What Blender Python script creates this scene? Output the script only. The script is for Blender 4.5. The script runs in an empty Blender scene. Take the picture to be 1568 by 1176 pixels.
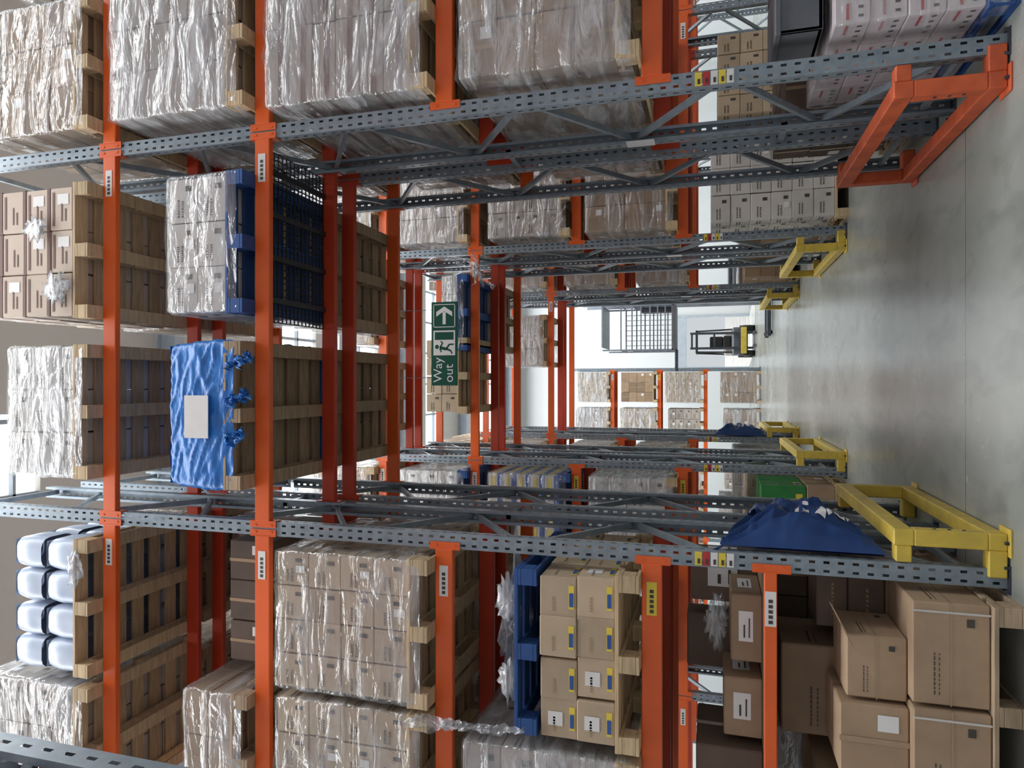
import bpy, math, random
from mathutils import Vector, Matrix, noise
R = random.Random(7)
S = bpy.context.scene
COL = S.collection

# ------------------------------------------------------------------ materials
MATS = {}
def nmat(name):
    m = bpy.data.materials.new(name); m.use_nodes = True
    nt = m.node_tree; b = nt.nodes['Principled BSDF']
    MATS[name] = m
    return m, nt, b
def setc(b, c, rough=.6, metal=0.0, spec=.5):
    b.inputs['Base Color'].default_value = (*c, 1); b.inputs['Roughness'].default_value = rough
    b.inputs['Metallic'].default_value = metal; b.inputs['Specular IOR Level'].default_value = spec
def coords(nt, scale=(1, 1, 1), rot=(0, 0, 0)):
    tc = nt.nodes.new('ShaderNodeTexCoord'); mp = nt.nodes.new('ShaderNodeMapping')
    mp.inputs['Scale'].default_value = scale; mp.inputs['Rotation'].default_value = rot
    nt.links.new(tc.outputs['Object'], mp.inputs['Vector']); return mp.outputs['Vector']
def noisy(name, c1, c2, scale=(1, 1, 1), nscale=6, rough=.6, metal=0, island=0.0, bump=0.0, detail=4, spec=.4, lo=.3, hi=.7):
    m, nt, b = nmat(name); setc(b, c1, rough, metal, spec)
    n = nt.nodes.new('ShaderNodeTexNoise'); n.inputs['Scale'].default_value = nscale; n.inputs['Detail'].default_value = detail
    nt.links.new(coords(nt, scale), n.inputs['Vector'])
    r = nt.nodes.new('ShaderNodeValToRGB'); r.color_ramp.elements[0].position = lo; r.color_ramp.elements[1].position = hi
    r.color_ramp.elements[0].color = (*c1, 1); r.color_ramp.elements[1].color = (*c2, 1)
    nt.links.new(n.outputs['Fac'], r.inputs['Fac'])
    out = r.outputs['Color']
    if island > 0:
        g = nt.nodes.new('ShaderNodeNewGeometry'); mr = nt.nodes.new('ShaderNodeMapRange')
        mr.inputs['To Min'].default_value = 1 - island; mr.inputs['To Max'].default_value = 1 + island
        nt.links.new(g.outputs['Random Per Island'], mr.inputs['Value'])
        h = nt.nodes.new('ShaderNodeHueSaturation'); nt.links.new(mr.outputs['Result'], h.inputs['Value'])
        nt.links.new(out, h.inputs['Color']); out = h.outputs['Color']
    nt.links.new(out, b.inputs['Base Color'])
    if bump > 0:
        bp = nt.nodes.new('ShaderNodeBump'); bp.inputs['Strength'].default_value = bump; bp.inputs['Distance'].default_value = .01
        nt.links.new(n.outputs['Fac'], bp.inputs['Height']); nt.links.new(bp.outputs['Normal'], b.inputs['Normal'])
    return m
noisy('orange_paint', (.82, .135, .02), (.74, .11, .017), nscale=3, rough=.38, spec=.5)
noisy('shaded_orange_paint', (.55, .055, .018), (.46, .045, .015), nscale=3, rough=.45)  # darker orange for the inner beams, their shade put into the colour
noisy('worn_orange', (.72, .14, .045), (.5, .09, .035), nscale=9, rough=.55)
noisy('yellow_paint', (.72, .53, .08), (.54, .40, .07), nscale=9, rough=.45, detail=8)
noisy('galvanised', (.28, .335, .38), (.20, .245, .285), nscale=14, rough=.42, metal=.35)
noisy('dark_steel', (.09, .10, .12), (.05, .06, .07), nscale=10, rough=.4, metal=.5)
noisy('kraft', (.52, .41, .29), (.45, .35, .24), nscale=5, rough=.75, island=.14, bump=.05)
noisy('brown', (.36, .255, .165), (.29, .20, .13), nscale=5, rough=.75, island=.24, bump=.05)
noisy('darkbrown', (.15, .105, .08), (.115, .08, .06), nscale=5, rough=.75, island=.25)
noisy('greycarton', (.42, .375, .335), (.35, .31, .275), nscale=5, rough=.7, island=.18)
noisy('whitecarton', (.62, .595, .56), (.54, .515, .48), nscale=5, rough=.65, island=.08)
noisy('pinkwhite', (.74, .65, .66), (.68, .59, .60), nscale=5, rough=.5, island=.06)
noisy('creamcarton', (.58, .49, .40), (.52, .43, .35), nscale=5, rough=.65, island=.08)
noisy('maroon', (.17, .085, .07), (.14, .07, .06), nscale=9, rough=.6)
noisy('wood', (.58, .45, .28), (.40, .30, .18), scale=(1, 9, 9), nscale=5, rough=.8, island=.2)
noisy('oldwood', (.44, .33, .22), (.28, .21, .14), scale=(1, 9, 9), nscale=5, rough=.85, island=.25)
noisy('bluewood', (.025, .09, .30), (.02, .07, .22), nscale=8, rough=.6)
noisy('blueplastic', (.012, .21, .66), (.008, .14, .50), scale=(1, 1, 2.2), nscale=9, rough=.34, bump=1.0, detail=9, spec=.6)
noisy('navybag', (.014, .055, .20), (.010, .04, .15), nscale=5, rough=.5, bump=.25)
noisy('bottle', (.52, .60, .72), (.42, .51, .66), nscale=5, rough=.35, island=.06, spec=.5)
noisy('greenbox', (.04, .26, .06), (.03, .19, .05), nscale=5, rough=.6, island=.1)
noisy('redlabel', (.55, .05, .05), (.45, .04, .04), nscale=5)
noisy('yellowlabel', (.80, .64, .08), (.74, .58, .07), nscale=5)
noisy('bluelabel', (.04, .11, .36), (.03, .09, .30), nscale=5)
noisy('whitelabel', (.78, .78, .77), (.72, .72, .71), nscale=8, rough=.5)
noisy('ink', (.08, .07, .06), (.05, .045, .04), nscale=8)
noisy('browntape', (.40, .285, .18), (.35, .25, .16), nscale=8, rough=.25)
noisy('strap', (.62, .60, .57), (.55, .53, .50), nscale=8, rough=.3)
noisy('signgreen', (.006, .085, .055), (.006, .075, .05), nscale=3, rough=.4)
noisy('rubber', (.02, .02, .02), (.03, .03, .03), nscale=5, rough=.7)
noisy('greyplastic', (.13, .14, .16), (.10, .11, .125), nscale=5, rough=.5)
noisy('paleframe', (.46, .52, .58), (.38, .44, .50), nscale=5, rough=.4)
noisy('blackmesh', (.02, .022, .03), (.03, .03, .04), nscale=5, rough=.5)
def wrapmat(name, f0, f1, lo, hi, tint=(.74, .765, .80)):
    m, nt, b = nmat(name); setc(b, tint, .3, 0, .7)
    L = nt.links.new
    tr = nt.nodes.new('ShaderNodeBsdfTransparent'); tr.inputs['Color'].default_value = (.95, .96, .97, 1)
    gl = nt.nodes.new('ShaderNodeBsdfGlossy'); gl.inputs['Roughness'].default_value = .15
    n = nt.nodes.new('ShaderNodeTexNoise'); n.inputs['Scale'].default_value = 3.2; n.inputs['Detail'].default_value = 5
    n.inputs['Distortion'].default_value = .8; L(coords(nt, (.55, .55, 2.6), (.35, .3, 0)), n.inputs['Vector'])
    n2 = nt.nodes.new('ShaderNodeTexNoise'); n2.inputs['Scale'].default_value = 2.0; n2.inputs['Detail'].default_value = 3
    n2.inputs['Distortion'].default_value = 1.5; L(coords(nt, (1, 1, 1.6), (-.4, -.5, .3)), n2.inputs['Vector'])
    bp = nt.nodes.new('ShaderNodeBump'); bp.inputs['Strength'].default_value = .8; bp.inputs['Distance'].default_value = .05
    ad = nt.nodes.new('ShaderNodeMath'); ad.operation = 'ADD'; L(n.outputs['Fac'], ad.inputs[0]); L(n2.outputs['Fac'], ad.inputs[1])
    L(ad.outputs[0], bp.inputs['Height']); L(bp.outputs['Normal'], b.inputs['Normal']); L(bp.outputs['Normal'], gl.inputs['Normal'])
    m1 = nt.nodes.new('ShaderNodeMixShader'); m1.inputs[0].default_value = .14; L(tr.outputs[0], m1.inputs[1]); L(gl.outputs[0], m1.inputs[2])
    mr = nt.nodes.new('ShaderNodeMapRange'); mr.inputs['From Min'].default_value = lo; mr.inputs['From Max'].default_value = hi
    mr.inputs['To Min'].default_value = f0; mr.inputs['To Max'].default_value = f1
    L(n.outputs['Fac'], mr.inputs['Value'])
    mx = nt.nodes.new('ShaderNodeMixShader'); L(mr.outputs['Result'], mx.inputs[0]); L(m1.outputs[0], mx.inputs[1]); L(b.outputs[0], mx.inputs[2])
    L(mx.outputs[0], nt.nodes['Material Output'].inputs['Surface'])
wrapmat('wrap', .05, .38, .45, .72)
wrapmat('wrapheavy', .12, .60, .42, .68)
# floor
m, nt, b = nmat('concrete'); setc(b, (.4, .42, .38), .3, 0, .55)
tc = nt.nodes.new('ShaderNodeTexCoord')
n1 = nt.nodes.new('ShaderNodeTexNoise'); n1.inputs['Scale'].default_value = .8; n1.inputs['Detail'].default_value = 8; n1.inputs['Roughness'].default_value = .6
nt.links.new(tc.outputs['Object'], n1.inputs['Vector'])
r1 = nt.nodes.new('ShaderNodeValToRGB'); r1.color_ramp.elements[0].position = .3; r1.color_ramp.elements[1].position = .72
r1.color_ramp.elements[0].color = (.25, .265, .245, 1); r1.color_ramp.elements[1].color = (.37, .385, .355, 1)
nt.links.new(n1.outputs['Fac'], r1.inputs['Fac'])
n3 = nt.nodes.new('ShaderNodeTexNoise'); n3.inputs['Scale'].default_value = 4; n3.inputs['Detail'].default_value = 9; n3.inputs['Distortion'].default_value = .8
mp3 = nt.nodes.new('ShaderNodeMapping'); mp3.inputs['Scale'].default_value = (1, .45, 1); mp3.inputs['Rotation'].default_value = (0, 0, .5)
nt.links.new(tc.outputs['Object'], mp3.inputs['Vector']); nt.links.new(mp3.outputs['Vector'], n3.inputs['Vector'])
r3 = nt.nodes.new('ShaderNodeValToRGB'); r3.color_ramp.elements[0].position = .28; r3.color_ramp.elements[1].position = .48
r3.color_ramp.elements[0].color = (.78, .79, .79, 1); r3.color_ramp.elements[1].color = (1, 1, 1, 1); nt.links.new(n3.outputs['Fac'], r3.inputs['Fac'])
ml = nt.nodes.new('ShaderNodeMix'); ml.data_type = 'RGBA'; ml.blend_type = 'MULTIPLY'; ml.inputs['Factor'].default_value = 1
nt.links.new(r1.outputs['Color'], ml.inputs['A']); nt.links.new(r3.outputs['Color'], ml.inputs['B'])
sx = nt.nodes.new('ShaderNodeSeparateXYZ'); nt.links.new(tc.outputs['Object'], sx.inputs[0])
def M(op, a, bb):
    q = nt.nodes.new('ShaderNodeMath'); q.operation = op
    for i, v in enumerate((a, bb)):
        if isinstance(v, (int, float)): q.inputs[i].default_value = v
        else: nt.links.new(v, q.inputs[i])
    return q.outputs[0]
def joint(sock, off, per):
    a = M('ADD', sock, off + 1000 * per); a = M('MODULO', a, per); a = M('SUBTRACT', a, per / 2); a = M('ABSOLUTE', a, 0)
    return M('LESS_THAN', a, .005)
jy = joint(sx.outputs['Y'], 4.55 / 2 - 4.85, 4.55); jx = joint(sx.outputs['X'], 3.0 - 3.4, 6.0)
jj = M('MAXIMUM', jy, jx)
mxc = nt.nodes.new('ShaderNodeMix'); mxc.data_type = 'RGBA'
nt.links.new(jj, mxc.inputs['Factor']); nt.links.new(ml.outputs['Result'], mxc.inputs['A']); mxc.inputs['B'].default_value = (.10, .11, .10, 1)
nt.links.new(mxc.outputs['Result'], b.inputs['Base Color'])
mr = nt.nodes.new('ShaderNodeMapRange'); mr.inputs['From Min'].default_value = .3; mr.inputs['From Max'].default_value = .7
mr.inputs['To Min'].default_value = .20; mr.inputs['To Max'].default_value = .30
nt.links.new(n1.outputs['Fac'], mr.inputs['Value']); nt.links.new(mr.outputs['Result'], b.inputs['Roughness'])
def cladding(name, c, per, axis):
    m, nt, b = nmat(name); setc(b, c, .5)
    w = nt.nodes.new('ShaderNodeTexWave'); w.bands_direction = axis; w.inputs['Scale'].default_value = 1 / per; w.inputs['Distortion'].default_value = 0
    tc = nt.nodes.new('ShaderNodeTexCoord'); nt.links.new(tc.outputs['Object'], w.inputs['Vector'])
    bp = nt.nodes.new('ShaderNodeBump'); bp.inputs['Strength'].default_value = .6; bp.inputs['Distance'].default_value = .03
    nt.links.new(w.outputs['Fac'], bp.inputs['Height']); nt.links.new(bp.outputs['Normal'], b.inputs['Normal'])
cladding('wallpanel', (.66, .69, .70), 3.0, 'X')
cladding('roofpanel', (.60, .58, .54), 1.2, 'X')
m, nt, b = nmat('skylight'); setc(b, (.8, .85, .9), .3)
b.inputs['Emission Color'].default_value = (.95, .98, 1, 1); b.inputs['Emission Strength'].default_value = 2.2

# ------------------------------------------------------------------ mesh builder
class MB:
    def __init__(s): s.v = []; s.f = []; s.m = []; s.sm = []; s.names = []
    def mi(s, n):
        if n not in s.names: s.names.append(n)
        return s.names.index(n)
    def add(s, vs, fs, mat, smooth=False, conv=False):
        o = len(s.v); k = s.mi(mat)
        if conv:
            c = Vector((0, 0, 0))
            for q in vs: c += Vector(q)
            c /= len(vs)
            out = []
            for f in fs:
                a, b_, d = Vector(vs[f[0]]), Vector(vs[f[1]]), Vector(vs[f[2]])
                nn = (b_ - a).cross(d - a)
                out.append(tuple(reversed(f)) if nn.dot(a - c) < 0 else f)
            fs = out
        s.v += [tuple(q) for q in vs]
        for f in fs: s.f.append(tuple(i + o for i in f)); s.m.append(k); s.sm.append(smooth)
    def box(s, x0, x1, y0, y1, z0, z1, mat, ch=0.0, yaw=0.0, mtx=None):
        lo = (min(x0, x1), min(y0, y1), min(z0, z1)); hi = (max(x0, x1), max(y0, y1), max(z0, z1))
        vs = []; fs = []
        if ch <= 0:
            for k in range(8): vs.append([hi[a] if (k >> a) & 1 else lo[a] for a in range(3)])
            for a in range(3):
                b_, c = (a + 1) % 3, (a + 2) % 3
                for sg in (0, 1):
                    ks = [(sg << a) | (p << b_) | (q << c) for p, q in ((0, 0), (1, 0), (1, 1), (0, 1))]
                    fs.append(tuple(ks))
        else:
            for k in range(8):
                for a in range(3):
                    p = []
                    for d in range(3):
                        up = (k >> d) & 1
                        e = 0 if d == a else ch
                        p.append(hi[d] - e if up else lo[d] + e)
                    vs.append(p)
            for a in range(3):
                b_, c = (a + 1) % 3, (a + 2) % 3
                for sg in (0, 1):
                    fs.append(tuple(((sg << a) | (p << b_) | (q << c)) * 3 + a for p, q in ((0, 0), (1, 0), (1, 1), (0, 1))))
                for p in (0, 1):
                    for q in (0, 1):
                        k0 = (p << b_) | (q << c); k1 = k0 | (1 << a)
                        fs.append((k0 * 3 + b_, k1 * 3 + b_, k1 * 3 + c, k0 * 3 + c))
            for k in range(8): fs.append((k * 3, k * 3 + 1, k * 3 + 2))
        if yaw:
            cx, cy = (lo[0] + hi[0]) / 2, (lo[1] + hi[1]) / 2; ca, sa = math.cos(yaw), math.sin(yaw)
            vs = [[cx + (p[0] - cx) * ca - (p[1] - cy) * sa, cy + (p[0] - cx) * sa + (p[1] - cy) * ca, p[2]] for p in vs]
        if mtx: vs = [mtx @ Vector(p) for p in vs]
        s.add(vs, fs, mat, conv=True)
    def strut(s, p0, p1, w, t, mat, side=(1, 0, 0)):
        p0 = Vector(p0); p1 = Vector(p1); d = (p1 - p0); L = d.length; d.normalize()
        a = Vector(side); a = (a - d * a.dot(d)).normalized(); c = d.cross(a)
        mtx = Matrix((( a.x, c.x, d.x, p0.x), (a.y, c.y, d.y, p0.y), (a.z, c.z, d.z, p0.z), (0, 0, 0, 1)))
        s.box(-w / 2, w / 2, -t / 2, t / 2, 0, L, mat, mtx=mtx)
    def cyl(s, c0, c1, r, mat, n=12, r1=None, cap=True):
        c0 = Vector(c0); c1 = Vector(c1); d = (c1 - c0).normalized(); r1 = r if r1 is None else r1
        a = d.orthogonal().normalized(); b_ = d.cross(a); vs = []
        for c, rr in ((c0, r), (c1, r1)):
            for i in range(n):
                t = 2 * math.pi * i / n; vs.append(c + (a * math.cos(t) + b_ * math.sin(t)) * rr)
        s.add(vs, [(i, (i + 1) % n, n + (i + 1) % n, n + i) for i in range(n)], mat, smooth=True)
        if cap: s.add(vs, [tuple(range(n)), tuple(range(n, 2 * n))], mat)
    def obj(s, name, parent=None, loc=None, rot=None):
        me = bpy.data.meshes.new(name); me.from_pydata(s.v, [], s.f)
        for n in s.names: me.materials.append(MATS[n])
        me.polygons.foreach_set('material_index', s.m); me.polygons.foreach_set('use_smooth', s.sm); me.update()
        o = bpy.data.objects.new(name, me); COL.objects.link(o)
        if parent: o.parent = parent
        if loc: o.location = loc
        if rot: o.rotation_euler = rot
        return o
def empty(name, loc=(0, 0, 0)):
    e = bpy.data.objects.new(name, None); COL.objects.link(e); e.location = loc; return e

def shell(mb, x0, x1, y0, y1, z0, z1, mat, amp=.012, r=.035, seed=0, bulge=0.0, cap=True, N=18, rows=16, taper=0.0, fine=1.0, creases=0.0):
    cx, cy = (x0 + x1) / 2, (y0 + y1) / 2
    path = []
    def arc(px, py, a0):
        for i in range(4):
            t = a0 + math.pi / 2 * i / 3; path.append((px + r * math.cos(t), py + r * math.sin(t), math.cos(t), math.sin(t)))
    def line(xa, ya, xb, yb, nx, ny):
        for i in range(1, N): t = i / N; path.append((xa + (xb - xa) * t, ya + (yb - ya) * t, nx, ny))
    arc(x1 - r, y0 + r, -math.pi / 2); line(x1, y0 + r, x1, y1 - r, 1, 0)
    arc(x1 - r, y1 - r, 0); line(x1 - r, y1, x0 + r, y1, 0, 1)
    arc(x0 + r, y1 - r, math.pi / 2); line(x0, y1 - r, x0, y0 + r, -1, 0)
    arc(x0 + r, y0 + r, math.pi); line(x0 + r, y0, x1 - r, y0, 0, -1)
    n = len(path); vs = []
    for j in range(rows + 1):
        t = j / rows; z = z0 + (z1 - z0) * t
        tp = taper * max(0, t - .5) * 2
        for (px, py, nx, ny) in path:
            d = noise.noise(Vector((px * 1.6 + seed, py * 1.6, z * 5 + px * 2.5 + py * 1.5))) * amp + noise.noise(Vector((px * 5, py * 5 + seed, z * 8 - px * 4))) * amp * .4 * fine
            d = abs(d) + bulge * math.sin(math.pi * min(1, t * 1.05))
            if creases:
                q = Vector((px * 4 + py * 2 + seed, z * 16 + px * 5, py * 4)); d += creases * (1 - min(1, 5 * abs(noise.noise(q))))
            if j == rows: d -= .012
            vs.append((px + nx * d - (px - cx) * tp, py + ny * d - (py - cy) * tp, z - (0.008 if j == rows else 0)))
    fs = [(j * n + i, j * n + (i + 1) % n, (j + 1) * n + (i + 1) % n, (j + 1) * n + i) for j in range(rows) for i in range(n)]
    mb.add(vs, fs, mat, smooth=True)
    if cap:
        g = 12; vs = []; k = 1 - taper
        for j in range(g + 1):
            for i in range(g + 1):
                px = cx + (x1 - x0 - .01) * k * (i / g - .5); py = cy + (y1 - y0 - .01) * k * (j / g - .5)
                vs.append((px, py, z1 - .004 + abs(noise.noise(Vector((px * 6, py * 6, seed)))) * amp * 1.5))
        mb.add(vs, [(j * (g + 1) + i, j * (g + 1) + i + 1, (j + 1) * (g + 1) + i + 1, (j + 1) * (g + 1) + i) for j in range(g) for i in range(g)], mat, smooth=True)

def crumple(mb, c, sz, mat='wrapheavy', seed=0, n=14):
    vs = []; m_ = n
    for j in range(n + 1):
        th = math.pi * j / n
        for i in range(m_):
            ph = 2 * math.pi * i / m_; d = Vector((math.sin(th) * math.cos(ph), math.sin(th) * math.sin(ph), math.cos(th)))
            k = .55 + .9 * abs(noise.noise(d * 2.7 + Vector((seed * 3.1, 0, 0)))) + .5 * noise.noise(d * 6 + Vector((0, seed, 0)))
            vs.append((c[0] + d.x * sz[0] * k, c[1] + d.y * sz[1] * k, c[2] + d.z * sz[2] * k))
    mb.add(vs, [(j * m_ + i, j * m_ + (i + 1) % m_, (j + 1) * m_ + (i + 1) % m_, (j + 1) * m_ + i) for j in range(n) for i in range(m_)], mat, smooth=True)
def tail(mb, p0, p1, w, mat='wrapheavy', seed=0, sag=.1, n=36):
    p0 = Vector(p0); p1 = Vector(p1); vs = []; d = (p1 - p0).normalized(); sd = Vector((d.z, 0, -d.x))
    for i in range(n + 1):
        t = i / n; p = p0.lerp(p1, t); p.z -= sag * math.sin(math.pi * t)
        p += Vector((.03 * noise.noise(Vector((t * 6, seed, 0))), .03 * noise.noise(Vector((t * 5, seed, 4))), .03 * noise.noise(Vector((t * 6, seed, 8)))))
        ww = w * (.25 + 1.1 * abs(noise.noise(Vector((t * 7, 0, seed)))))
        for k in range(7):
            u = (k / 6 - .5); q = p + sd * (u * ww); vs.append((q.x, q.y + .05 * noise.noise(Vector((t * 18, k * 2.1, seed))) - .01, q.z + .025 * noise.noise(Vector((t * 14, k * 1.1, seed + 3)))))
    mb.add(vs, [(i * 7 + k, i * 7 + k + 1, (i + 1) * 7 + k + 1, (i + 1) * 7 + k) for i in range(n) for k in range(6)], mat, smooth=True)

# ------------------------------------------------------------------ pallets and loads
PH = .144
def pallet(mb, x0, x1, y0, y1, z, mat='wood'):
    W = x1 - x0; D = y1 - y0; j = lambda a: (R.random() - .5) * a
    for cx in (0, .5, 1):
        bx = x0 + cx * (W - .1)
        mb.box(bx, bx + .1, y0, y1, z, z + .02, mat, .002)
        mb.box(bx, bx + .1, y0, y1, z + .1, z + .12, mat, .002)
        for cy in (0, .5, 1):
            by = y0 + cy * (D - .12); mb.box(bx, bx + .1, by, by + .12, z + .02, z + .1, mat, .004)
    nb = 7; bw = .115
    for i in range(nb):
        by = y0 + (D - bw) * i / (nb - 1); mb.box(x0 + j(.006), x1 + j(.006), by, by + bw, z + .12, z + .142, mat, .002)
def marks(mb, x0, x1, y0, y1, z0, z1, kind, sides):
    W = x1 - x0; D = y1 - y0; H = z1 - z0; e = .0025
    def quad(side, a0, a1, b0, b1, mat, lift=1):
        if side == 'f':
            xa, xb = x0 + W * a0, x0 + W * a1; yy = y0 - e * lift
            vs = [(xa, yy, z0 + H * b0), (xb, yy, z0 + H * b0), (xb, yy, z0 + H * b1), (xa, yy, z0 + H * b1)]
        else:
            ya, yb = y0 + D * a0, y0 + D * a1; xx = (x0 - e * lift) if side == 'l' else (x1 + e * lift)
            vs = [(xx, ya, z0 + H * b0), (xx, yb, z0 + H * b0), (xx, yb, z0 + H * b1), (xx, ya, z0 + H * b1)]
        mb.add(vs, [(0, 1, 2, 3)], mat)
    for s_ in sides:
        if kind == 'tape':
            quad(s_, .46, .54, .0, 1, 'browntape')
            if R.random() < .4: quad(s_, .65, .88, .15, .45, 'whitelabel')
        elif kind == 'print':
            for b_ in (.64, .5):
                a = .12
                while a < .5:
                    w = R.uniform(.02, .05); quad(s_, a, a + w, b_, b_ + .06, 'ink'); a += w + .02
            quad(s_, .72, .84, .2, .42, 'ink')
            if R.random() < .2: quad(s_, .4, .62, .12, .4, 'whitelabel', 2)
        elif kind == 'faint':
            a = .2
            while a < .7:
                w = R.uniform(.02, .05); quad(s_, a, a + w, .45, .52, 'browntape'); a += w + .03
        elif kind == 'big':
            a = .1
            while a < .5:
                w = R.uniform(.02, .05); quad(s_, a, a + w, .70, .72, 'ink'); quad(s_, a, a + w * .8, .64, .655, 'ink'); a += w + .012
            quad(s_, .78, .86, .2, .30, 'ink'); quad(s_, .0, 1, .49, .51, 'browntape')
        elif kind == 'yb':
            quad(s_, .22, .80, .07, .22, 'yellowlabel'); quad(s_, .28, .62, .09, .20, 'bluelabel', 2)
            if R.random() < .35: quad(s_, .3, .65, .4, .8, 'whitelabel')
            a = .15
            while a < .5: w = R.uniform(.03, .06); quad(s_, a, a + w, .6, .66, 'browntape'); a += w + .02
        elif kind == 'maroon':
            quad(s_, 0, 1, .0, .12, 'maroon'); quad(s_, .1, .9, .82, .9, 'maroon')
            quad(s_, .2, .5, .35, .40, 'maroon'); quad(s_, .2, .62, .5, .55, 'maroon')
            if R.random() < .5: quad(s_, .6, .85, .25, .7, 'whitelabel')
        elif kind == 'stripe':
            quad(s_, 0, 1, .3, .5, 'maroon')
        elif kind == 'pink':
            quad(s_, .08, .45, .6, .68, 'redlabel')
            for i in range(4): quad(s_, .12 + i * .2, .18 + i * .2, .2, .34, 'ink')
        elif kind == 'yblue':
            quad(s_, 0, 1, .0, .35, 'bluelabel'); quad(s_, .1, .9, .55, .8, 'yellowlabel')
        elif kind == 'small':
            quad(s_, .3, .75, .3, .75, 'whitelabel')
            quad(s_, .36, .55, .55, .6, 'ink', 2); quad(s_, .36, .65, .4, .44, 'ink', 2)
STY = {
    'kraft': ('kraft', 'print', 4, 4, .24), 'brown': ('brown', 'tape', 3, 3, .26), 'grey': ('greycarton', 'print', 3, 4, .24),
    'white': ('whitecarton', 'print', 3, 3, .25), 'maroon': ('creamcarton', 'maroon', 3, 4, .25), 'yb': ('kraft', 'yb', 4, 4, .23),
    'pink': ('pinkwhite', 'pink', 4, 4, .18), 'yblue': ('whitecarton', 'yblue', 3, 3, .2), 'green': ('greenbox', 'small', 3, 3, .2),
    'dark': ('darkbrown', 'tape', 3, 3, .25), 'striped': ('greycarton', 'stripe', 2, 3, .17), 'plain': ('greycarton', 'faint', 3, 3, .3),
    'small': ('whitecarton', 'small', 4, 4, .15)}
def load(x0, x1, z, h, style='brown', wrap='wrap', y0=4.05, dep=1.2, pal='wood', jit=.004, drop=0.0, sides='flr', amp=.02, name=None, extra=None):
    mb = MB(); y1 = y0 + dep; zz = z
    if pal: pallet(mb, x0, x1, y0, y1, z, pal); zz = z + PH
    mat, mk, nx, ny, chh = STY[style]
    nz = max(1, round(h / chh)); chh = h / nz; ins = .02
    w = (x1 - x0 - 2 * ins) / nx; d = (dep - 2 * ins) / ny
    for k in range(nz):
        for i in range(nx):
            for j in range(ny):
                if k == nz - 1 and R.random() < drop: continue
                if 0 < i < nx - 1 and 0 < j < ny - 1 and 0 < k < nz - 1: continue
                bx = x0 + ins + i * w + R.uniform(-jit, jit); by = y0 + ins + j * d + R.uniform(-jit, jit); bz = zz + k * chh
                g = .004
                mb.box(bx + g, bx + w - g, by + g, by + d - g, bz + .001, bz + chh - .002, mat, .006)
                ss = ''.join(c for c in sides if (c == 'f' and j == 0) or (c == 'l' and i == 0) or (c == 'r' and i == nx - 1))
                if mk and ss: marks(mb, bx + g, bx + w - g, by + g, by + d - g, bz, bz + chh - .002, mk, ss)
    if wrap: shell(mb, x0 + .004, x1 - .004, y0 + .004, y1 - .004, z + .05, zz + h + .012, wrap, amp=amp, seed=R.random() * 50)
    if extra: extra(mb)
    return mb.obj(name or ('wrapped_pallet_load' if wrap else 'pallet_of_cartons'))

# ------------------------------------------------------------------ racks
UX = [-6.69, -3.86, -1.03, 1.80, 4.63, 7.46]
FD = .9
LV = [1.85, 3.19, 4.58, 5.95]; BH = .06
def plate(mb, o, u, v, W, H, cols, mat, pitch=.075, hh=.032):
    o = Vector(o); u = Vector(u); v = Vector(v); z = 0
    def q(a0, a1, b0, b1): mb.add([o + u * a0 + v * b0, o + u * a1 + v * b0, o + u * a1 + v * b1, o + u * a0 + v * b1], [(0, 1, 2, 3)], mat)
    while z < H:
        z1 = min(H, z + pitch - hh); q(0, W, z, z1)
        z2 = min(H, z + pitch)
        if z2 > z1:
            a = 0
            for c0, c1 in cols: q(a, c0, z1, z2); a = c1
            q(a, W, z1, z2)
        z += pitch
FR = {}
def frame_mesh(H):
    if H in FR: return FR[H]
    mb = MB()
    for (yf, sg) in ((0, 1), (FD, -1)):
        plate(mb, (-.05, yf, 0), (1, 0, 0), (0, 0, 1), .1, H, [(.018, .033), (.067, .082)], 'galvanised')
        for xs in (-.05, .05): plate(mb, (xs, yf, 0), (0, sg, 0), (0, 0, 1), .075, H, [(.03, .044)], 'galvanised')
        for xs in (-.05, .028): mb.box(xs, xs + .022, yf + sg * .072, yf + sg * .076, 0, H, 'galvanised')
        mb.box(-.075, .075, yf - .03 if sg > 0 else yf - .09, yf + .09 if sg > 0 else yf + .03, 0, .008, 'dark_steel')
        for bx in (-.063, .063): mb.cyl((bx, yf - sg * .018, .008), (bx, yf - sg * .018, .03), .009, 'dark_steel', 6)
    z = .18; side = 0
    mb.strut((0, .03, z), (0, FD - .03, z), .04, .03, 'galvanised')
    while z + .62 < H:
        a, b_ = (.04, FD - .04) if side == 0 else (FD - .04, .04)
        mb.strut((0, a, z + .03), (0, b_, z + .6), .04, .028, 'galvanised')
        z += .62; side ^= 1
    mb.strut((0, .03, H - .1), (0, FD - .03, H - .1), .04, .03, 'galvanised')
    o = mb.obj('rack_frame'); me = o.data; bpy.data.objects.remove(o); FR[H] = me; return me
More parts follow.
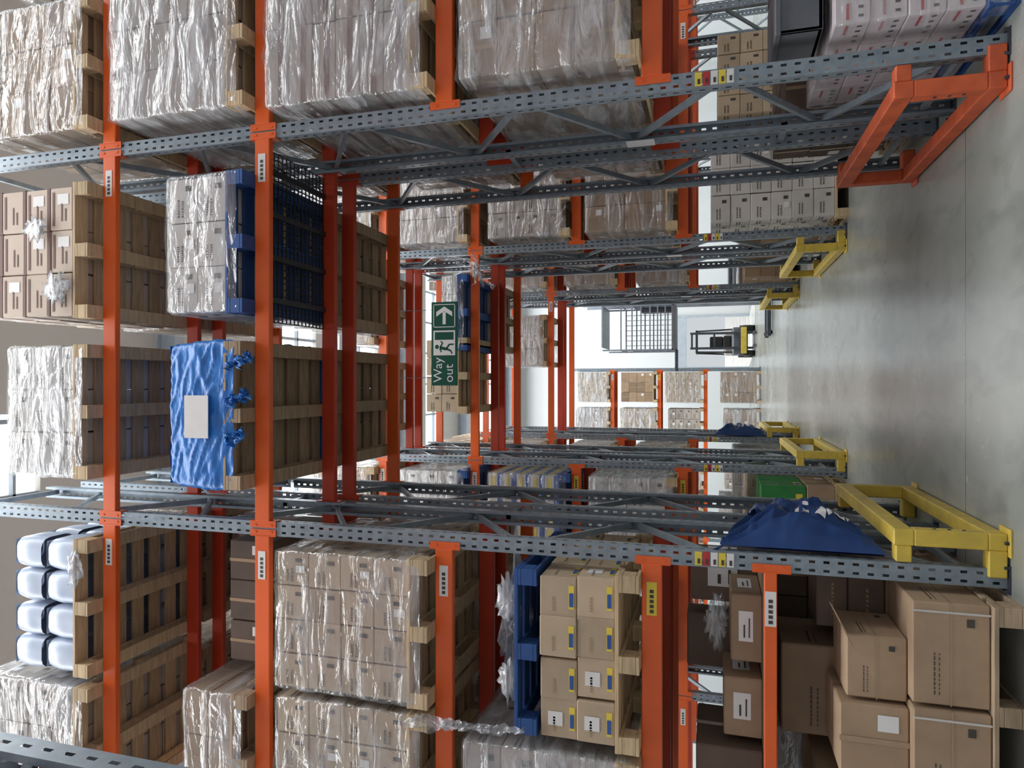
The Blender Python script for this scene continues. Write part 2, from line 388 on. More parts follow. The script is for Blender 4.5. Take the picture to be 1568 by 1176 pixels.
def beam(mb, xa, xb, y, z, sg, mat='orange_paint', h=.12, lab=True):
    ya, yb = y + sg * .014, y - sg * .036
    mb.box(xa + .052, xb - .052, ya, yb, z - h / 2, z + h / 2, mat, .005)
    for (c, s2) in ((xa, 1), (xb, -1)):
        e = c + s2 * .0515
        mb.box(e - s2 * .0005, e + s2 * .004, y - sg * .06, y + sg * .012, z - .11, z + .10, mat)
        mb.box(c + s2 * .006, e + s2 * .004, y + sg * .004, y + sg * .009, z - .11, z + .10, mat)
        for dz in (-.07, .06): mb.box(c + s2 * .018, c + s2 * .03, y + sg * .009, y + sg * .013, z + dz - .012, z + dz + .012, mat)
    if lab and sg < 0:
        c = 'yellowlabel' if R.random() < .2 else 'whitelabel'
        mb.box(xb - .36, xb - .16, ya - .003, ya, z - .03, z + .03, c)
        for i in range(5): mb.box(xb - .345 + i * .03, xb - .325 + i * .03, ya - .004, ya - .003, z - .012, z + .012, 'ink')
def rack_row(y, H, bays, tunnel=2, extra=None):
    e = empty('pallet_rack', (0, y, 0))
    for ri, yo in enumerate((0, 1.2)):
        for i in sorted(set(bays) | {b + 1 for b in bays}):
            o = bpy.data.objects.new('rack_frame', frame_mesh(H)); COL.objects.link(o); o.parent = e; o.location = (UX[i], yo, 0)
        mb = MB()
        for bi in bays:
            lv = LV[2:] if bi == tunnel else LV
            if extra and bi in extra and ri == 0: lv = lv + extra[bi]
            for L in lv:
                hh = .12 if L > 1.5 else .07
                beam(mb, UX[bi], UX[bi + 1], yo, L, -1, 'orange_paint' if ri == 0 else 'shaded_orange_paint', hh, lab=(ri == 0))
                beam(mb, UX[bi], UX[bi + 1], yo + FD, L, 1, 'shaded_orange_paint' if ri == 0 else 'orange_paint', hh)
        mb.obj('rack_beams', parent=e)
    mb = MB()
    for i in sorted(set(bays) | {b + 1 for b in bays}):
        for z in (1.0, 3.0, 5.0): mb.box(UX[i] - .02, UX[i] + .02, FD, 1.2, z, z + .04, 'galvanised')
    for i, s2 in ((tunnel, 1), (tunnel + 1, 1)):
        x = UX[i]; cols = ['whitelabel', 'yellowlabel', 'whitelabel', 'redlabel', 'yellowlabel']
        for k in range(5): mb.box(x - .04, x + .04, -.006, -.001, 1.38 + k * .045, 1.42 + k * .045, cols[k])
        for k in range(5): mb.box(x - .03, x + .0, -.008, -.006, 1.39 + k * .045, 1.405 + k * .045, 'ink')
    mb.box(UX[tunnel + 1] - .055, UX[tunnel + 1] - .051, .78, .9, 1.9, 2.1, 'whitelabel')
    mb.obj('rack_spacers_and_plates', parent=e)
    return e
Y1, Y2, Y3, Y0, Y4 = 4.2, 8.75, 13.3, -.65, 23.6
rack_row(Y0, 7.6, [1, 2, 3])
rack_row(Y1, 7.6, [0, 1, 2, 3, 4], extra={1: [1.18]})
rack_row(Y2, 6.15, [0, 1, 2, 3, 4])
rack_row(Y3, 6.15, [0, 1, 2, 3, 4])

# ------------------------------------------------------------------ guards
def guard(x, y, L, sgn, mat):
    mb = MB(); t = .09 * sgn; H = .55
    mb.box(x, x + t, y, y + L, H - .10, H, mat, .006)
    mb.box(x, x + t, y, y + L, .012, .10, mat, .006)
    for yy in (y, y + L - .09):
        mb.box(x, x + t, yy, yy + .09, .10, H - .10, mat, .006)
        mb.box(x + t, x + t * 2.6, yy, yy + .09, .012, .10, mat, .006)
        mb.box(x + t, x + t * 2.0, yy, yy + .09, H - .09, H - .01, mat, .006)
        mb.box(x - .03 * sgn, x + t + .03 * sgn, yy - .03, yy + .12, 0, .012, mat, .003)
        for b_ in (-.012, .10): mb.cyl((x + t / 2, yy + b_, .012), (x + t / 2, yy + b_, .03), .01, 'dark_steel', 6)
    for k in range(3): mb.cyl((x - .004 * sgn, y + .045, .2 + k * .07), (x + .01 * sgn, y + .045, .2 + k * .07), .01, 'dark_steel', 6)
    return mb.obj('rack_end_guard')
guard(1.56, Y1 - .02, 1.8, 1, 'worn_orange'); guard(-.79, Y1 - .02, 1.8, -1, 'yellow_paint')
for yy in (Y2, Y3):
    guard(1.56, yy - .02, 2.1, 1, 'yellow_paint'); guard(-.79, yy - .02, 2.1, -1, 'yellow_paint')

# ------------------------------------------------------------------ row 1 loads
z5, z4, z3, z2 = [l + BH for l in (5.95, 4.58, 3.19, 1.85)]
load(.50, 1.53, z5, .98, 'maroon', None, sides='flr', drop=.0, extra=lambda mb: (crumple(mb, (.72, 4.03, z5 + .3), (.14, .03, .13), seed=3), crumple(mb, (1.2, 4.03, z5 + .5), (.1, .02, .12), seed=5)))
load(-.72, .30, z5, .66, 'white', 'wrapheavy', drop=0)
load(.50, 1.50, z4, .50, 'white', 'wrap', pal='bluewood')
def blue_load():
    mb = MB(); x0, x1, y0 = -.74, .30, 4.03
    pallet(mb, x0, x1, y0, y0 + 1.2, z4, 'oldwood')
    for i in range(2):
        for j in range(2): mb.box(x0 + .06 + i * .46, x0 + .5 + i * .46, y0 + .08 + j * .52, y0 + .58 + j * .52, z4 + PH, z4 + .52, 'brown', .01)
    shell(mb, x0, x1, y0 + .01, y0 + 1.2, z4 + .06, z4 + .62, 'blueplastic', amp=.014, r=.045, seed=4, bulge=.004, N=60, rows=44, taper=.04, fine=1.5, creases=.010)
    # loose skirt of film gathered under the top corner
    for k in range(3): tail(mb, (x1 - .7 + k * .26, y0 - .02, z4 + .10), (x1 - .62 + k * .26, y0 - .04, z4 - .06 - .03 * k), .14, 'blueplastic', seed=k, sag=.02)
    mb.box(-.38, -.08, y0 - .034, y0 - .028, z4 + .24, z4 + .44, 'whitelabel')
    mb.obj('blue_wrapped_pallet_load')
blue_load()
def mesh_deck(xa, xb, y, z, nm='wire_mesh_deck'):
    mb = MB()
    n = int((xb - xa) / .05)
    for i in range(n + 1): x = xa + (xb - xa) * i / n; mb.box(x - .004, x + .004, y + .04, y + FD - .04, z, z + .008, 'blackmesh')
    for j in range(17): yy = y + .04 + (FD - .08) * j / 16; mb.box(xa, xb, yy - .004, yy + .004, z - .008, z, 'blackmesh')
    for j in range(4): x = xa + (xb - xa) * (j + .5) / 4; mb.box(x - .02, x + .02, y + .04, y + FD - .04, z - .03, z - .006, 'blackmesh')
    return mb
mesh_deck(.46, 1.72, Y1, z4 - .01).obj('wire_mesh_deck')
# right bay
load(1.93, 2.95, z5, 1.0, 'brown', 'wrap'); load(3.2, 4.2, z5, .9, 'grey', 'wrap')
load(1.95, 2.98, z4, 1.02, 'plain', 'wrapheavy', amp=.03); load(3.2, 4.2, z4, .9, 'white', 'wrap')
load(1.90, 2.98, z3, 1.06, 'striped', 'wrapheavy', amp=.03); load(3.2, 4.2, z3, 1., 'kraft', 'wrap')
load(1.92, 2.98, z2, .98, 'brown', 'wrapheavy', amp=.05); load(3.2, 4.2, z2, 1., 'brown', 'wrap')
load(1.93, 2.95, 0, .72, 'pink', 'wrap', pal='bluewood', sides='flr'); load(3.2, 4.2, 0, 1.2, 'brown', 'wrap')
for k in range(2):
    mb = MB()
    x = 1.98 + k * .44; zt = PH + .72 + .045
    mb.box(x, x + .38, 4.15, 4.7, zt, zt + .02, 'greyplastic'); 
    for a in ((x, x + .02, 4.15, 4.7), (x + .36, x + .38, 4.15, 4.7), (x, x + .38, 4.15, 4.17), (x, x + .38, 4.68, 4.7)): mb.box(*a, zt, zt + .24, 'greyplastic', .003)
    mb.box(x - .012, x + .392, 4.138, 4.712, zt + .22, zt + .25, 'greyplastic', .004)
    mb.obj('plastic_tote')
# left bay
def bottles():
    mb = MB(); x0, x1, y0 = -2.22, -1.18, 4.05
    pallet(mb, x0, x1, y0, y0 + 1.2, z5)
    for k in range(2):
        for i in range(4):
            for j in range(4):
                cx = x0 + .135 + i * .25 + (.02 if i > 1 else 0); cy = y0 + .15 + j * .3; zb = z5 + PH + k * .315 + .002
                shell(mb, cx - .118, cx + .118, cy - .14, cy + .14, zb, zb + .29, 'bottle', amp=.008, r=.07, seed=i + j * 3.3 + k * 7, bulge=.005, N=4, rows=9, taper=.12)
                mb.cyl((cx, cy, zb + .27), (cx, cy, zb + .31), .045, 'bottle', 10, r1=.03)
    crumple(mb, (x1 - .2, y0 - .02, z5 + .1), (.16, .03, .07), seed=8)
    mb.obj('pallet_of_plastic_containers')
bottles()
load(-3.35, -2.3, z5, .95, 'grey', 'wrap')
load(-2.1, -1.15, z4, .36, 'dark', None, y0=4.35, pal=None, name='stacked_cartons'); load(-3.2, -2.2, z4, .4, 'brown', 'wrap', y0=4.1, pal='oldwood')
load(-2.09, -1.13, z3, .98, 'kraft', 'wrap'); load(-3.12, -2.13, z3, .98, 'kraft', 'wrap', extra=lambda mb: [tail(mb, (-2.16 + .03 * k, 4.0, z3 + .14 - .05 * k), (-2.08 - .02 * k, 3.99, z3 - .66 + .08 * k), .11, seed=k * 5 + 13, sag=.02) for k in range(3)])
def yb_extra(mb):
    zt = z2 + PH + .47
    pallet(mb, -2.16, -1.14, 4.07, 5.2, zt + .01, 'bluewood')
    crumple(mb, (-1.6, 4.5, zt + .24), (.46, .3, .10), seed=2, n=26); crumple(mb, (-1.35, 4.13, zt + .21), (.18, .06, .08), seed=6); crumple(mb, (-1.85, 4.12, zt + .2), (.16, .06, .06), seed=16)
load(-2.18, -1.13, z2, .46, 'yb', None, extra=yb_extra, jit=.018, drop=0, name='pallet_of_cartons')
load(-3.3, -2.24, z2, .95, 'grey', 'wrapheavy')
zs = 1.18 + .035
mb = MB()
mb.box(-3.8, -1.09, Y1 + .05, Y1 + .85, zs - .02, zs, 'oldwood', .003)
mb.obj('shelf_board')
def cartons(name, lst):
    mb = MB()
    for (x0, x1, y0, y1, za, zb, mat, mk, yaw) in lst:
        mb.box(x0, x1, y0, y1, za, zb, mat, .008, yaw=yaw)
        if mk and not yaw: marks(mb, x0, x1, y0, y1, za, zb, mk, 'flr')
    return mb
cartons('c', [(-1.65, -1.25, 4.3, 4.75, zs, zs + .18, 'brown', 'small', 0), (-1.45, -1.12, 4.78, 4.98, zs, zs + .42, 'darkbrown', 'small', 0),
              (-2.1, -1.75, 4.3, 4.7, zs, zs + .22, 'brown', 'small', 0), (-2.6, -2.15, 4.25, 4.8, zs, zs + .38, 'darkbrown', 'tape', 0),
              (-3.2, -2.7, 4.3, 4.9, zs, zs + .3, 'brown', 'tape', 0), (-1.9, -1.55, 4.8, 5.02, zs, zs + .45, 'darkbrown', None, .0)]).obj('stacked_cartons')
mb = MB(); crumple(mb, (-1.45, 4.4, zs + .26), (.18, .08, .07), seed=11, n=20); mb.obj('crumpled_plastic')
mb = cartons('f', [(-1.66, -1.13, 4.02, 4.55, PH, .50, 'brown', 'big', 0), (-2.22, -1.68, 4.0, 4.55, PH, .50, 'brown', 'big', 0),
                   (-1.66, -1.13, 4.57, 5.1, PH, .50, 'brown', 'big', 0), (-2.22, -1.68, 4.57, 5.1, PH, .50, 'brown', 'big', 0),
                   (-1.70, -1.36, 4.10, 4.52, .502, .80, 'brown', 'big', 0), (-2.1, -1.72, 4.06, 4.52, .502, .84, 'brown', 'tape', 0),
                   (-1.56, -1.12, 4.6, 5.0, .502, .70, 'darkbrown', 'faint', 0), (-1.50, -1.12, 4.62, 5.0, .702, .88, 'darkbrown', 'faint', 0),
                   (-2.15, -1.6, 4.55, 5.05, .502, 1.09, 'brown', 'big', 0), (-3.3, -2.3, 4.05, 5.1, PH, .9, 'brown', 'big', 0)])
pallet(mb, -2.22, -1.12, 3.98, 5.15, 0, 'oldwood'); pallet(mb, -3.4, -2.28, 3.98, 5.15, 0, 'oldwood')
for (x0, x1, y) in ((-1.66, -1.13, 4.02), (-2.22, -1.68, 4.0)):
    mb.box(x0 + (x1 - x0) * .9, x0 + (x1 - x0) * .92, y - .004, y - .001, PH, .5, 'strap')
mb.strut((-1.36, 4.12, .80), (-1.24, 4.12, .86), .42, .006, 'brown', side=(0, 1, 0))
mb.obj('pallet_of_large_cartons')

# rear rack of row 1
yr = Y1 + 1.2 - .12
def rnd_style(): return R.choice(['brown', 'grey', 'kraft', 'brown', 'white', 'plain'])
for zz in (z5, z4):
    load(-.72, .3, zz, .5 if zz == z4 else .8, rnd_style(), 'wrap', y0=yr, pal='oldwood'); load(.5, 1.5, zz, .45 if zz == z4 else .8, rnd_style(), 'wrap', y0=yr, pal='oldwood')
for zz, hh in ((z5, .9), (z4, .95), (z3, .95), (z2, .9), (0, 1.3)):
    st = 'dark' if zz == 0 else R.choice(['brown', 'grey', 'brown'])  # dark floor-level cartons carry the rack interior's shade in their colour
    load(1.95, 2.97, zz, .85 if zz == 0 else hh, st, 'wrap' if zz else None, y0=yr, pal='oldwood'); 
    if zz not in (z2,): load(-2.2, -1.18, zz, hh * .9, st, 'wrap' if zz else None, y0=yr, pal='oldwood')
    load(-3.5, -2.45, zz, hh * .9, rnd_style(), 'wrap', y0=yr, pal='oldwood')

# ------------------------------------------------------------------ rows 2 and 3
def bayload(Yr, rear, table):
    y = Yr - .15 if not rear else Yr + 1.2 - .12
    for (x0, zz, hh, st, wr, pl) in table: load(x0, x0 + 1.02, zz, hh, st, wr, y0=y, pal=pl)
bayload(Y2, False, [
    (1.92, z5, .8, 'grey', 'wrap', 'wood'), (1.9, z4, .9, 'plain', 'wrap', 'wood'), (1.9, z3, .95, 'grey', 'wrap', 'wood'), (1.9, z2, 1.0, 'brown', 'wrap', 'wood'), (1.92, 0, 1.38, 'white', None, 'wood'),
    (3.2, z5, .8, 'brown', 'wrap', 'wood'), (3.2, z4, .9, 'grey', 'wrap', 'wood'), (3.2, z3, .95, 'brown', 'wrap', 'wood'), (3.2, z2, 1.0, 'grey', 'wrap', 'wood'), (3.2, 0, 1.3, 'kraft', None, 'wood'),
    (-2.18, z5, .8, 'brown', 'wrap', 'wood'), (-2.18, z4, .85, 'white', 'wrap', 'bluewood'), (-2.18, z3, .95, 'yblue', 'wrap', 'bluewood'), (-2.18, z2, .95, 'white', 'wrapheavy', 'wood'), (-2.18, 0, .3, 'brown', None, 'wood'),
    (-3.45, z5, .8, 'brown', 'wrap', 'wood'), (-3.45, z4, .85, 'grey', 'wrap', 'wood'), (-3.45, z3, .95, 'brown', 'wrap', 'wood'), (-3.45, z2, .95, 'white', 'wrap', 'wood'), (-3.45, 0, 1.2, 'brown', 'wrap', 'wood'),
    (.45, z4, .22, 'small', 'wrap', 'bluewood'), (-.4, z4, .45, 'kraft', None, 'wood'), (.55, z5, .35, 'brown', 'wrap', 'oldwood'), (-.7, z5, .3, 'grey', 'wrap', 'oldwood')])
mb = MB()
for i in range(2):
    for j in range(2): mb.box(-2.1 + i * .46, -1.66 + i * .46, 8.65 + j * .5, 9.1 + j * .5, PH + .305, PH + .305 + .5, 'greenbox', .008); marks(mb, -2.1 + i * .46, -1.66 + i * .46, 8.65, 9.1, PH + .31, PH + .8, 'yb', 'fr') if j == 0 else None
mb.obj('green_cartons')
mb = MB()
for k in range(3): tail(mb, (1.62 + .05 * k, 8.56, 4.78 - .12 * k), (1.25 + .03 * k, 8.55, 4.25 + .14 * k), .12, seed=21 + 3 * k, sag=.06)
mb.obj('loose_stretch_film')
for Yr, rear in ((Y2, True), (Y3, False), (Y3, True)):
    tb = []
    for x in (1.92, 3.2, -2.18, -3.45):
        for zz in (z5, z4, z3, z2, 0): tb.append((x, zz, R.uniform(.75, 1.0), rnd_style(), R.choice(['wrap', 'wrapheavy', None]), 'wood'))
    if Yr == Y3 and not rear: tb += [(.35, z4, .85, 'white', 'wrapheavy', 'wood')]
    if Yr == Y2: tb += [(.5, z4, .3, 'plain', 'wrap', 'oldwood')]
    bayload(Yr, rear, tb)

# ------------------------------------------------------------------ row 4
UXs = [.49 - 2.83 * k for k in range(4)]
e4 = empty('pallet_rack', (0, Y4, 0)); mb = MB()
for x in UXs:
    o = bpy.data.objects.new('rack_frame', frame_mesh(6.15)); COL.objects.link(o); o.parent = e4; o.location = (x, 0, 0)
for k in range(3):
    for L in (1.72, 3.22, 4.80):
        beam(mb, UXs[k + 1], UXs[k], 0, L, -1); beam(mb, UXs[k + 1], UXs[k], FD, L, 1)
mb.obj('rack_beams', parent=e4)
for k in range(3):
    for (x) in (UXs[k] - 1.12, UXs[k] - 2.35):
        for zz in (0, 1.78, 3.28, 4.86): load(x, x + 1.05, zz, R.uniform(.95, 1.18), R.choice(['brown', 'kraft', 'grey', 'brown']), R.choice(['wrap', 'wrapheavy', None]), y0=Y4 - .15)

# ------------------------------------------------------------------ hanging exit sign (generic wording)
sg = empty('hanging_exit_sign', (0, 8.25, 0)); mb = MB()
sx0, sx1, sz0, sz1 = -.02, 1.06, 4.64, 5.00
mb.box(sx0, sx1, -.01, .01, sz0, sz1, 'signgreen', .004)
for xx in (sx0 + .1, sx1 - .1): mb.cyl((xx, 0, sz1), (xx, 0, 10.3), .004, 'dark_steel', 6)
fr = -.0125
def sq(pts, mat='whitelabel', y=fr): mb.add([(p[0], y, p[1]) for p in pts], [tuple(range(len(pts)))], mat)
def rectf(a, b_, c, d, mat='whitelabel', y=fr): sq([(a, c), (b_, c), (b_, d), (a, d)], mat, y)
ax = sx1 - .33
for (a, b_, c, d) in ((ax, ax + .3, sz0 + .03, sz0 + .04), (ax, ax + .3, sz1 - .04, sz1 - .03), (ax, ax + .01, sz0 + .03, sz1 - .03), (ax + .29, ax + .3, sz0 + .03, sz1 - .03)): rectf(a, b_, c, d)
zc = (sz0 + sz1) / 2
rectf(ax + .04, ax + .2, zc - .022, zc + .022)
sq([(ax + .14, zc + .11), (ax + .20, zc + .11), (ax + .27, zc), (ax + .21, zc)]); sq([(ax + .14, zc - .11), (ax + .20, zc - .11), (ax + .27, zc), (ax + .21, zc)])
mx_ = ax - .36; rectf(mx_, mx_ + .32, sz0 + .03, sz1 - .03)
rectf(mx_ + .2, mx_ + .3, sz0 + .05, sz1 - .05, 'signgreen', fr - .001)
n = 12; sq([(mx_ + .11 + .028 * math.cos(2 * math.pi * i / n), sz1 - .08 + .028 * math.sin(2 * math.pi * i / n)) for i in range(n)], 'signgreen', fr - .001)
for p, q, w in (((.10, .24), (.08, .15), .04), ((.10, .24), (.16, .20), .018), ((.16, .20), (.18, .23), .016), ((.09, .24), (.04, .22), .018), ((.08, .15), (.14, .11), .024), ((.14, .11), (.14, .05), .02), ((.08, .15), (.06, .09), .024), ((.06, .09), (.02, .07), .02)):
    p = Vector((mx_ + p[0], sz0 + p[1])); q = Vector((mx_ + q[0], sz0 + q[1])); d = (q - p).normalized(); nn = Vector((-d.y, d.x)) * w / 2
    sq([p + nn, q + nn, q - nn, p - nn], 'signgreen', fr - .001)
mb.obj('sign_panel', parent=sg)
for t, zt in (('Way', zc + .03), ('out', zc - .12)):
    cu = bpy.data.curves.new('sign_text', 'FONT'); cu.body = t; cu.size = .17; cu.extrude = .001; cu.materials.append(MATS['whitelabel'])
    o = bpy.data.objects.new('sign_text', cu); COL.objects.link(o); o.parent = sg; o.location = (sx0 + .04, fr, zt); o.rotation_euler = (math.pi / 2, 0, 0)

# ------------------------------------------------------------------ hanging recycling bags
def bag(y, seed, name='hanging_recycling_bag'):
    mb = MB(); nu, nv = 56, 56; e = empty(name, (0, y, 0))
    def P(u, v, side):
        top = 1.46 - .20 * u - .13 * math.sin(math.pi * u) ** 1.3
        bot = .58 + .05 * math.sin(3 * u) + .10 * u
        z = top + (bot - top) * v
        wide = .94 * (1 - .18 * v)
        yy = .02 + u * wide
        # quickly fills out from the edges so the front stays broad rather than conical
        b_ = min(1, math.sin(math.pi * min(1, max(0, u))) * 2.2) ** .7 * (.045 + .11 * min(1, math.sin(math.pi * min(1, v * .86 + .08)) * 1.3))
        a1 = math.atan2(v + .03, u + .03); a2 = math.atan2(v + .03, 1.03 - u)
        f = .022 * math.sin(a1 * 17 + seed + 3 * noise.noise(Vector((u * 2, v * 2, seed)))) * (1 - v * .6) + .022 * math.sin(a2 * 14 + seed * 2) * (1 - v * .7)
        f += .05 * noise.noise(Vector((u * 4 + seed, v * 4, 0))) + .02 * (1 - min(1, 4 * abs(noise.noise(Vector((u * 6, v * 7, seed))))))
        f *= min(1, max(0, math.sin(math.pi * u)) * 2) ** .6
        x = -.955 + (b_ + f if side else -.0)
        return (max(x, -.95) if side else -.96, yy, z)
    for side in (1, 0):
        vs = [P(i / nu, j / nv, side) for j in range(nv + 1) for i in range(nu + 1)]
        mb.add(vs, [(j * (nu + 1) + i, j * (nu + 1) + i + 1, (j + 1) * (nu + 1) + i + 1, (j + 1) * (nu + 1) + i) for j in range(nv) for i in range(nu)], 'navybag', smooth=True)
    vs = [P(i / nu, 1, s_) for s_ in (1, 0) for i in range(nu + 1)]
    mb.add(vs, [(i, i + 1, nu + 2 + i, nu + 1 + i) for i in range(nu)], 'navybag', smooth=True)
    def patch(pts):
        c = [sum(p[0] for p in pts) / len(pts), sum(p[1] for p in pts) / len(pts)]
        K = 6; L_ = len(pts); vs = []
        for k in range(K + 1):
            for i in range(L_ * 4):
                a = pts[i // 4]; b_ = pts[(i // 4 + 1) % L_]; t = (i % 4) / 4; pu = a[0] + (b_[0] - a[0]) * t; pv = a[1] + (b_[1] - a[1]) * t
                u = c[0] + (pu - c[0]) * k / K; v = c[1] + (pv - c[1]) * k / K; p = P(u, v, 1); vs.append((p[0] + .006, p[1] - .004, p[2]))
        n = L_ * 4
        mb.add(vs, [(k * n + i, k * n + (i + 1) % n, (k + 1) * n + (i + 1) % n, (k + 1) * n + i) for k in range(K) for i in range(n)], 'whitelabel', smooth=True)
    for cu_, cv in ((.30, .68), (.52, .72), (.38, .86)):
        s1 = .085
        patch([(cu_ - s1, cv), (cu_, cv - s1 * .9), (cu_ + s1, cv - .01), (cu_ + .02, cv + s1 * .3)]); patch([(cu_ - s1 * .4, cv + .035), (cu_ + s1 * .8, cv + .025), (cu_ + s1 * .2, cv + s1 * .9)])
    for k in range(6): patch([(.18 + k * .08, .50), (.225 + k * .08, .50), (.225 + k * .08, .56), (.18 + k * .08, .56)])
    for k in range(4): patch([(.22 + k * .08, .42), (.26 + k * .08, .42), (.26 + k * .08, .46), (.22 + k * .08, .46)])
    for (yy, zz) in ((.03, 1.44), (.93, 1.24)): mb.cyl((-.955, yy, zz), (-.99, yy, zz + .06), .008, 'navybag', 6)
    mb.obj('bag_body', parent=e)
bag(Y1 + .02, 1.0); bag(Y3 + .02, 5.0)

# ------------------------------------------------------------------ order picker with raised cage
op = empty('order_picker_truck', (1.95, 19.4, 0)); op.rotation_euler = (0, 0, -math.pi / 2); mb = MB()
mb.box(-.45, .45, .5, 1.6, .06, 1.0, 'greyplastic', .04); mb.box(-.42, .42, .55, 1.5, 1.0, 1.1, 'dark_steel', .02)
for x in (-.36, .36):
    mb.box(x - .04, x + .04, .3, .42, .05, 4.9, 'dark_steel', .005); mb.box(x - .025, x + .025, .2, .3, .1, 5.0, 'paleframe', .005)
    mb.box(x - .09, x + .09, -.7, .5, .04, .14, 'dark_steel', .01); mb.cyl((x - .05, -.6, .08), (x + .05, -.6, .08), .08, 'rubber'); mb.cyl((x - .06, 1.3, .13), (x + .06, 1.3, .13), .13, 'rubber')
for z in (.6, 1.8, 3.0, 4.2, 4.85): mb.box(-.36, .36, .31, .39, z, z + .08, 'dark_steel')
mb.box(-.62, .62, -1.05, .2, 2.45, 2.55, 'greyplastic', .01)
for x in (-.6, -.2, .2, .6):
    for y in (-1.03, .18): mb.box(x - .02, x + .02, y - .02, y + .02, 2.5, 3.6 if abs(x) < .5 else 4.4, 'galvanised')
for i in range(9): mb.box(-.61, -.59, -1.0 + i * .145, -.985 + i * .145, 2.5, 3.9, 'galvanised')
for z in (2.7, 2.9, 3.1, 3.34, 3.58, 3.88):
    for y in (-1.03, .18): mb.box(-.6, .6, y - .015, y + .015, z, z + .035, 'galvanised')
    for x in (-.6, .6): mb.box(x - .015, x + .015, -1.03, .18, z, z + .035, 'galvanised')
mb.box(-.62, .62, -.95, .2, 4.38, 4.43, 'galvanised', .005)
mb.box(-.2, .2, .02, .16, 2.55, 3.4, 'dark_steel', .02)
for x in (-.28, .28): mb.box(x - .05, x + .05, -1.6, -1.0, 2.42, 2.47, 'dark_steel', .004)
mb.obj('truck_body', parent=op)
# ------------------------------------------------------------------ forklift in the distance
fk = empty('forklift', (1.6, 27.2, 0)); mb = MB()
mb.box(-.5, .5, -.6, .9, .25, .8, 'greyplastic', .06); mb.box(-.48, .48, .9, 1.4, .2, 1.1, 'whitecarton', .1)
for x in (-.46, .46):
    for y in (-.45, .95): mb.cyl((x - .1, y, .27), (x + .1, y, .27), .27, 'rubber', 18); mb.cyl((x - .11, y, .27), (x + .11, y, .27), .12, 'whitecarton', 12)
    mb.strut((x * .92, -.5, .8), (x * .85, -.2, 2.05), .06, .06, 'rubber'); mb.strut((x * .92, 1.1, 1.05), (x * .85, .9, 2.05), .06, .06, 'rubber')
    mb.box(x * .6 - .04, x * .6 + .04, -.8, -.68, .06, 2.3, 'dark_steel', .005); mb.box(x * .5 - .05, x * .5 + .05, -1.8, -.8, .05, .1, 'dark_steel', .005)
mb.box(-.44, .44, -.25, .95, 2.05, 2.12, 'rubber', .02); mb.box(-.25, .25, .3, .8, .8, 1.1, 'rubber', .04); mb.box(-.25, .25, .72, .85, 1.1, 1.6, 'rubber', .04)
for z in (.5, 1.4, 2.2): mb.box(-.3, .3, -.79, -.7, z, z + .07, 'dark_steel')
mb.box(-.48, .48, -.84, -.8, .3, .5, 'yellow_paint', .004)
mb.obj('forklift_body', parent=fk)

# ------------------------------------------------------------------ building shell
XL, XR, YB, YF, ZR = -14, 14, -3.5, 31, 10.4
mb = MB(); mb.box(XL, XR, -8, YF + .2, -.1, 0, 'concrete'); mb.obj('floor')
mb = MB(); mb.box(-60, 60, YF + .2, 90, -.12, -.02, 'concrete'); mb.obj('outdoor_ground')
mb = MB(); mb.box(XL - .2, XL, YB, YF + .2, 0, ZR, 'wallpanel'); mb.obj('wall_left')
mb = MB(); mb.box(XR, XR + .2, YB, YF + .2, 0, ZR, 'wallpanel'); mb.obj('wall_right')
mb = MB(); dx0, dx1, dz = .75, 2.9, 3.0
mb.box(XL, dx0, YF, YF + .2, 0, ZR, 'wallpanel'); mb.box(dx1, XR, YF, YF + .2, 0, ZR, 'wallpanel'); mb.box(dx0, dx1, YF, YF + .2, dz, ZR, 'wallpanel'); mb.obj('wall_far')
mb = MB()
for (a, b_) in ((dx0 - .1, dx0), (dx1, dx1 + .1)): mb.box(a, b_, YF - .07, YF - .002, 0, dz + .1, 'paleframe', .01)
mb.box(dx0 - .1, dx1 + .1, YF - .07, YF - .002, dz, dz + .12, 'paleframe', .01)
mb.box(dx0, dx1, YF - .06, YF - .01, dz - .4, dz, 'paleframe', .01)
mb.obj('door_1')
lights = [(XL, XR, 1.6, 3.4), (-1.5, -.4, 6.55, 7.25), (XL, XR, 12.7, 14.1), (XL, XR, 15.2, 17.2), (XL, XR, 20.5, 22.0), (XL, XR, 25.5, 28.5)]
mb = MB(); y = YB
for xa, xb, a, b_ in lights:
    mb.box(XL, XR, y, a, ZR, ZR + .15, 'roofpanel')
    if xa > XL: mb.box(XL, xa, a, b_, ZR, ZR + .15, 'roofpanel'); mb.box(xb, XR, a, b_, ZR, ZR + .15, 'roofpanel')
    y = b_
mb.box(XL, XR, y, YF + .2, ZR, ZR + .15, 'roofpanel'); mb.obj('ceiling')
for k, (xa, xb, a, b_) in enumerate(lights):
    mb = MB(); mb.box(xa, xb, a, b_, ZR + .1, ZR + .14, 'skylight')
    x = xa
    while x < xb: mb.box(x - .03, x + .03, a, b_, ZR + .02, ZR + .1, 'paleframe'); x += 1.0
    mb.box(xa, xb, (a + b_) / 2 - .02, (a + b_) / 2 + .02, ZR + .02, ZR + .1, 'paleframe')
    mb.obj('window_%d' % (k + 1))
mb = MB()
for y in (5.4, 9.4, 14.6, 18.5, 23.5, 29.5):
    mb.box(XL, XR, y - .1, y + .1, ZR - .03, ZR, 'paleframe'); mb.box(XL, XR, y - .01, y + .01, ZR - .35, ZR - .03, 'paleframe'); mb.box(XL, XR, y - .1, y + .1, ZR - .38, ZR - .35, 'paleframe')
mb.obj('roof_beams')
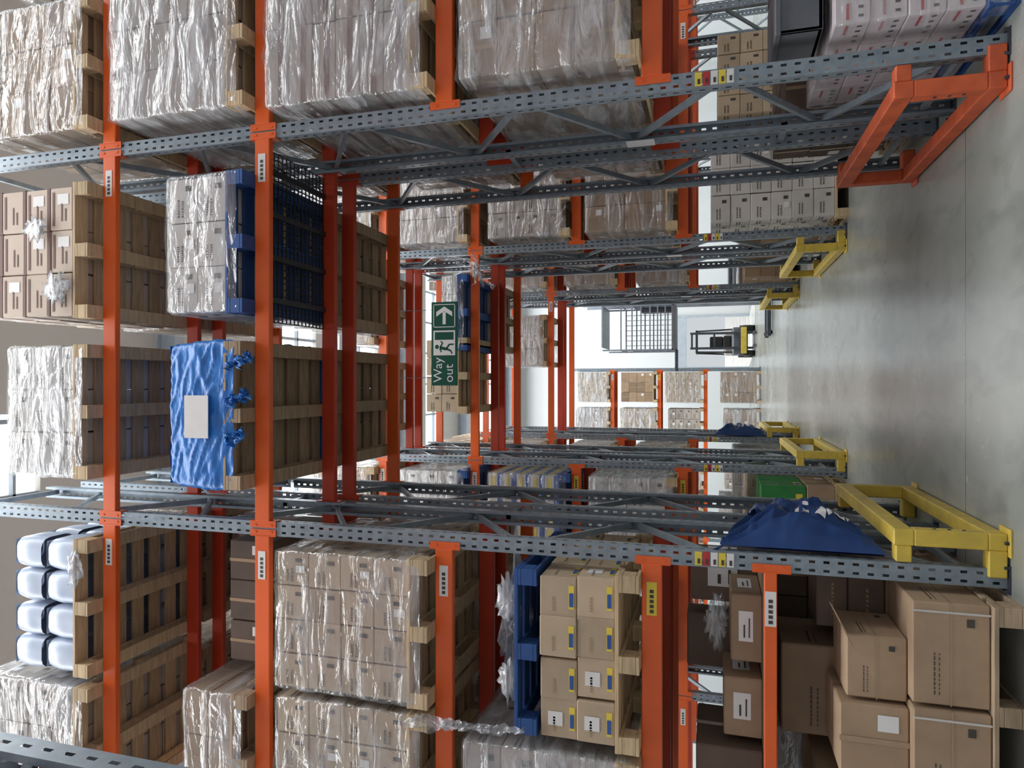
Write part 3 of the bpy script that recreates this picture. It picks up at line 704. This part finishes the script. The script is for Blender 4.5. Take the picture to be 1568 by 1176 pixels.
mb = MB(); mb.box(-10, 10, 5.78, 6.12, 10.05, 10.16, 'whitelabel', .01)  # added housing, out of view, for the aisle fill light
for x in (-8, -4, 0, 4, 8): mb.cyl((x, 5.95, 10.16), (x, 5.95, 10.4), .01, 'dark_steel', 6)
mb.obj('added_fill_housing')

# ------------------------------------------------------------------ lights
def area(nm, loc, sx_, sy_, p, rot=(0, 0, 0), col=(1, .98, .95)):
    l = bpy.data.lights.new(nm, 'AREA'); l.shape = 'RECTANGLE'; l.size = sx_; l.size_y = sy_; l.energy = p; l.color = col
    o = bpy.data.objects.new(nm, l); COL.objects.link(o); o.location = loc; o.rotation_euler = rot
cool = (.97, .988, 1)
area('rooflight_daylight', (0, 2.5, ZR - .05), 20, 1.8, 900, col=cool)
area('added_aisle_fill', (0, 5.95, 10.04), 19.8, .3, 520, col=cool)  # added fill light over the rack, brightens the aisle from out of view
for y, w_, p in ((13.4, 1.4, 600), (16.2, 2.0, 600), (21.25, 1.5, 560), (27, 3, 1150)): area('rooflight_daylight', (0, y, ZR - .05), 20, w_, p, col=cool)
sl = bpy.data.lights.new('sun', 'SUN'); sl.energy = 5; sl.angle = .02; sl.color = (1, .95, .9)
so = bpy.data.objects.new('sun', sl); COL.objects.link(so); so.rotation_euler = Vector((-.12, 1, .62)).to_track_quat('Z', 'Y').to_euler()
w = bpy.data.worlds.new('World'); S.world = w; w.use_nodes = True
bg = w.node_tree.nodes['Background']; bg.inputs[0].default_value = (.90, .95, 1, 1); bg.inputs[1].default_value = .68

# ------------------------------------------------------------------ camera (phone held sideways)
th = math.radians(16.3); s_, c_ = math.sin(th), math.cos(th)
cam = bpy.data.cameras.new('camera'); co = bpy.data.objects.new('camera', cam); COL.objects.link(co)
cam.sensor_width = 36; cam.lens = 24.1; cam.clip_end = 300
co.matrix_world = Matrix(((0, 1, 0, 0), (s_, 0, -c_, 0), (-c_, 0, -s_, 1.5), (0, 0, 0, 1)))
S.camera = co
S.view_settings.view_transform = 'Standard'
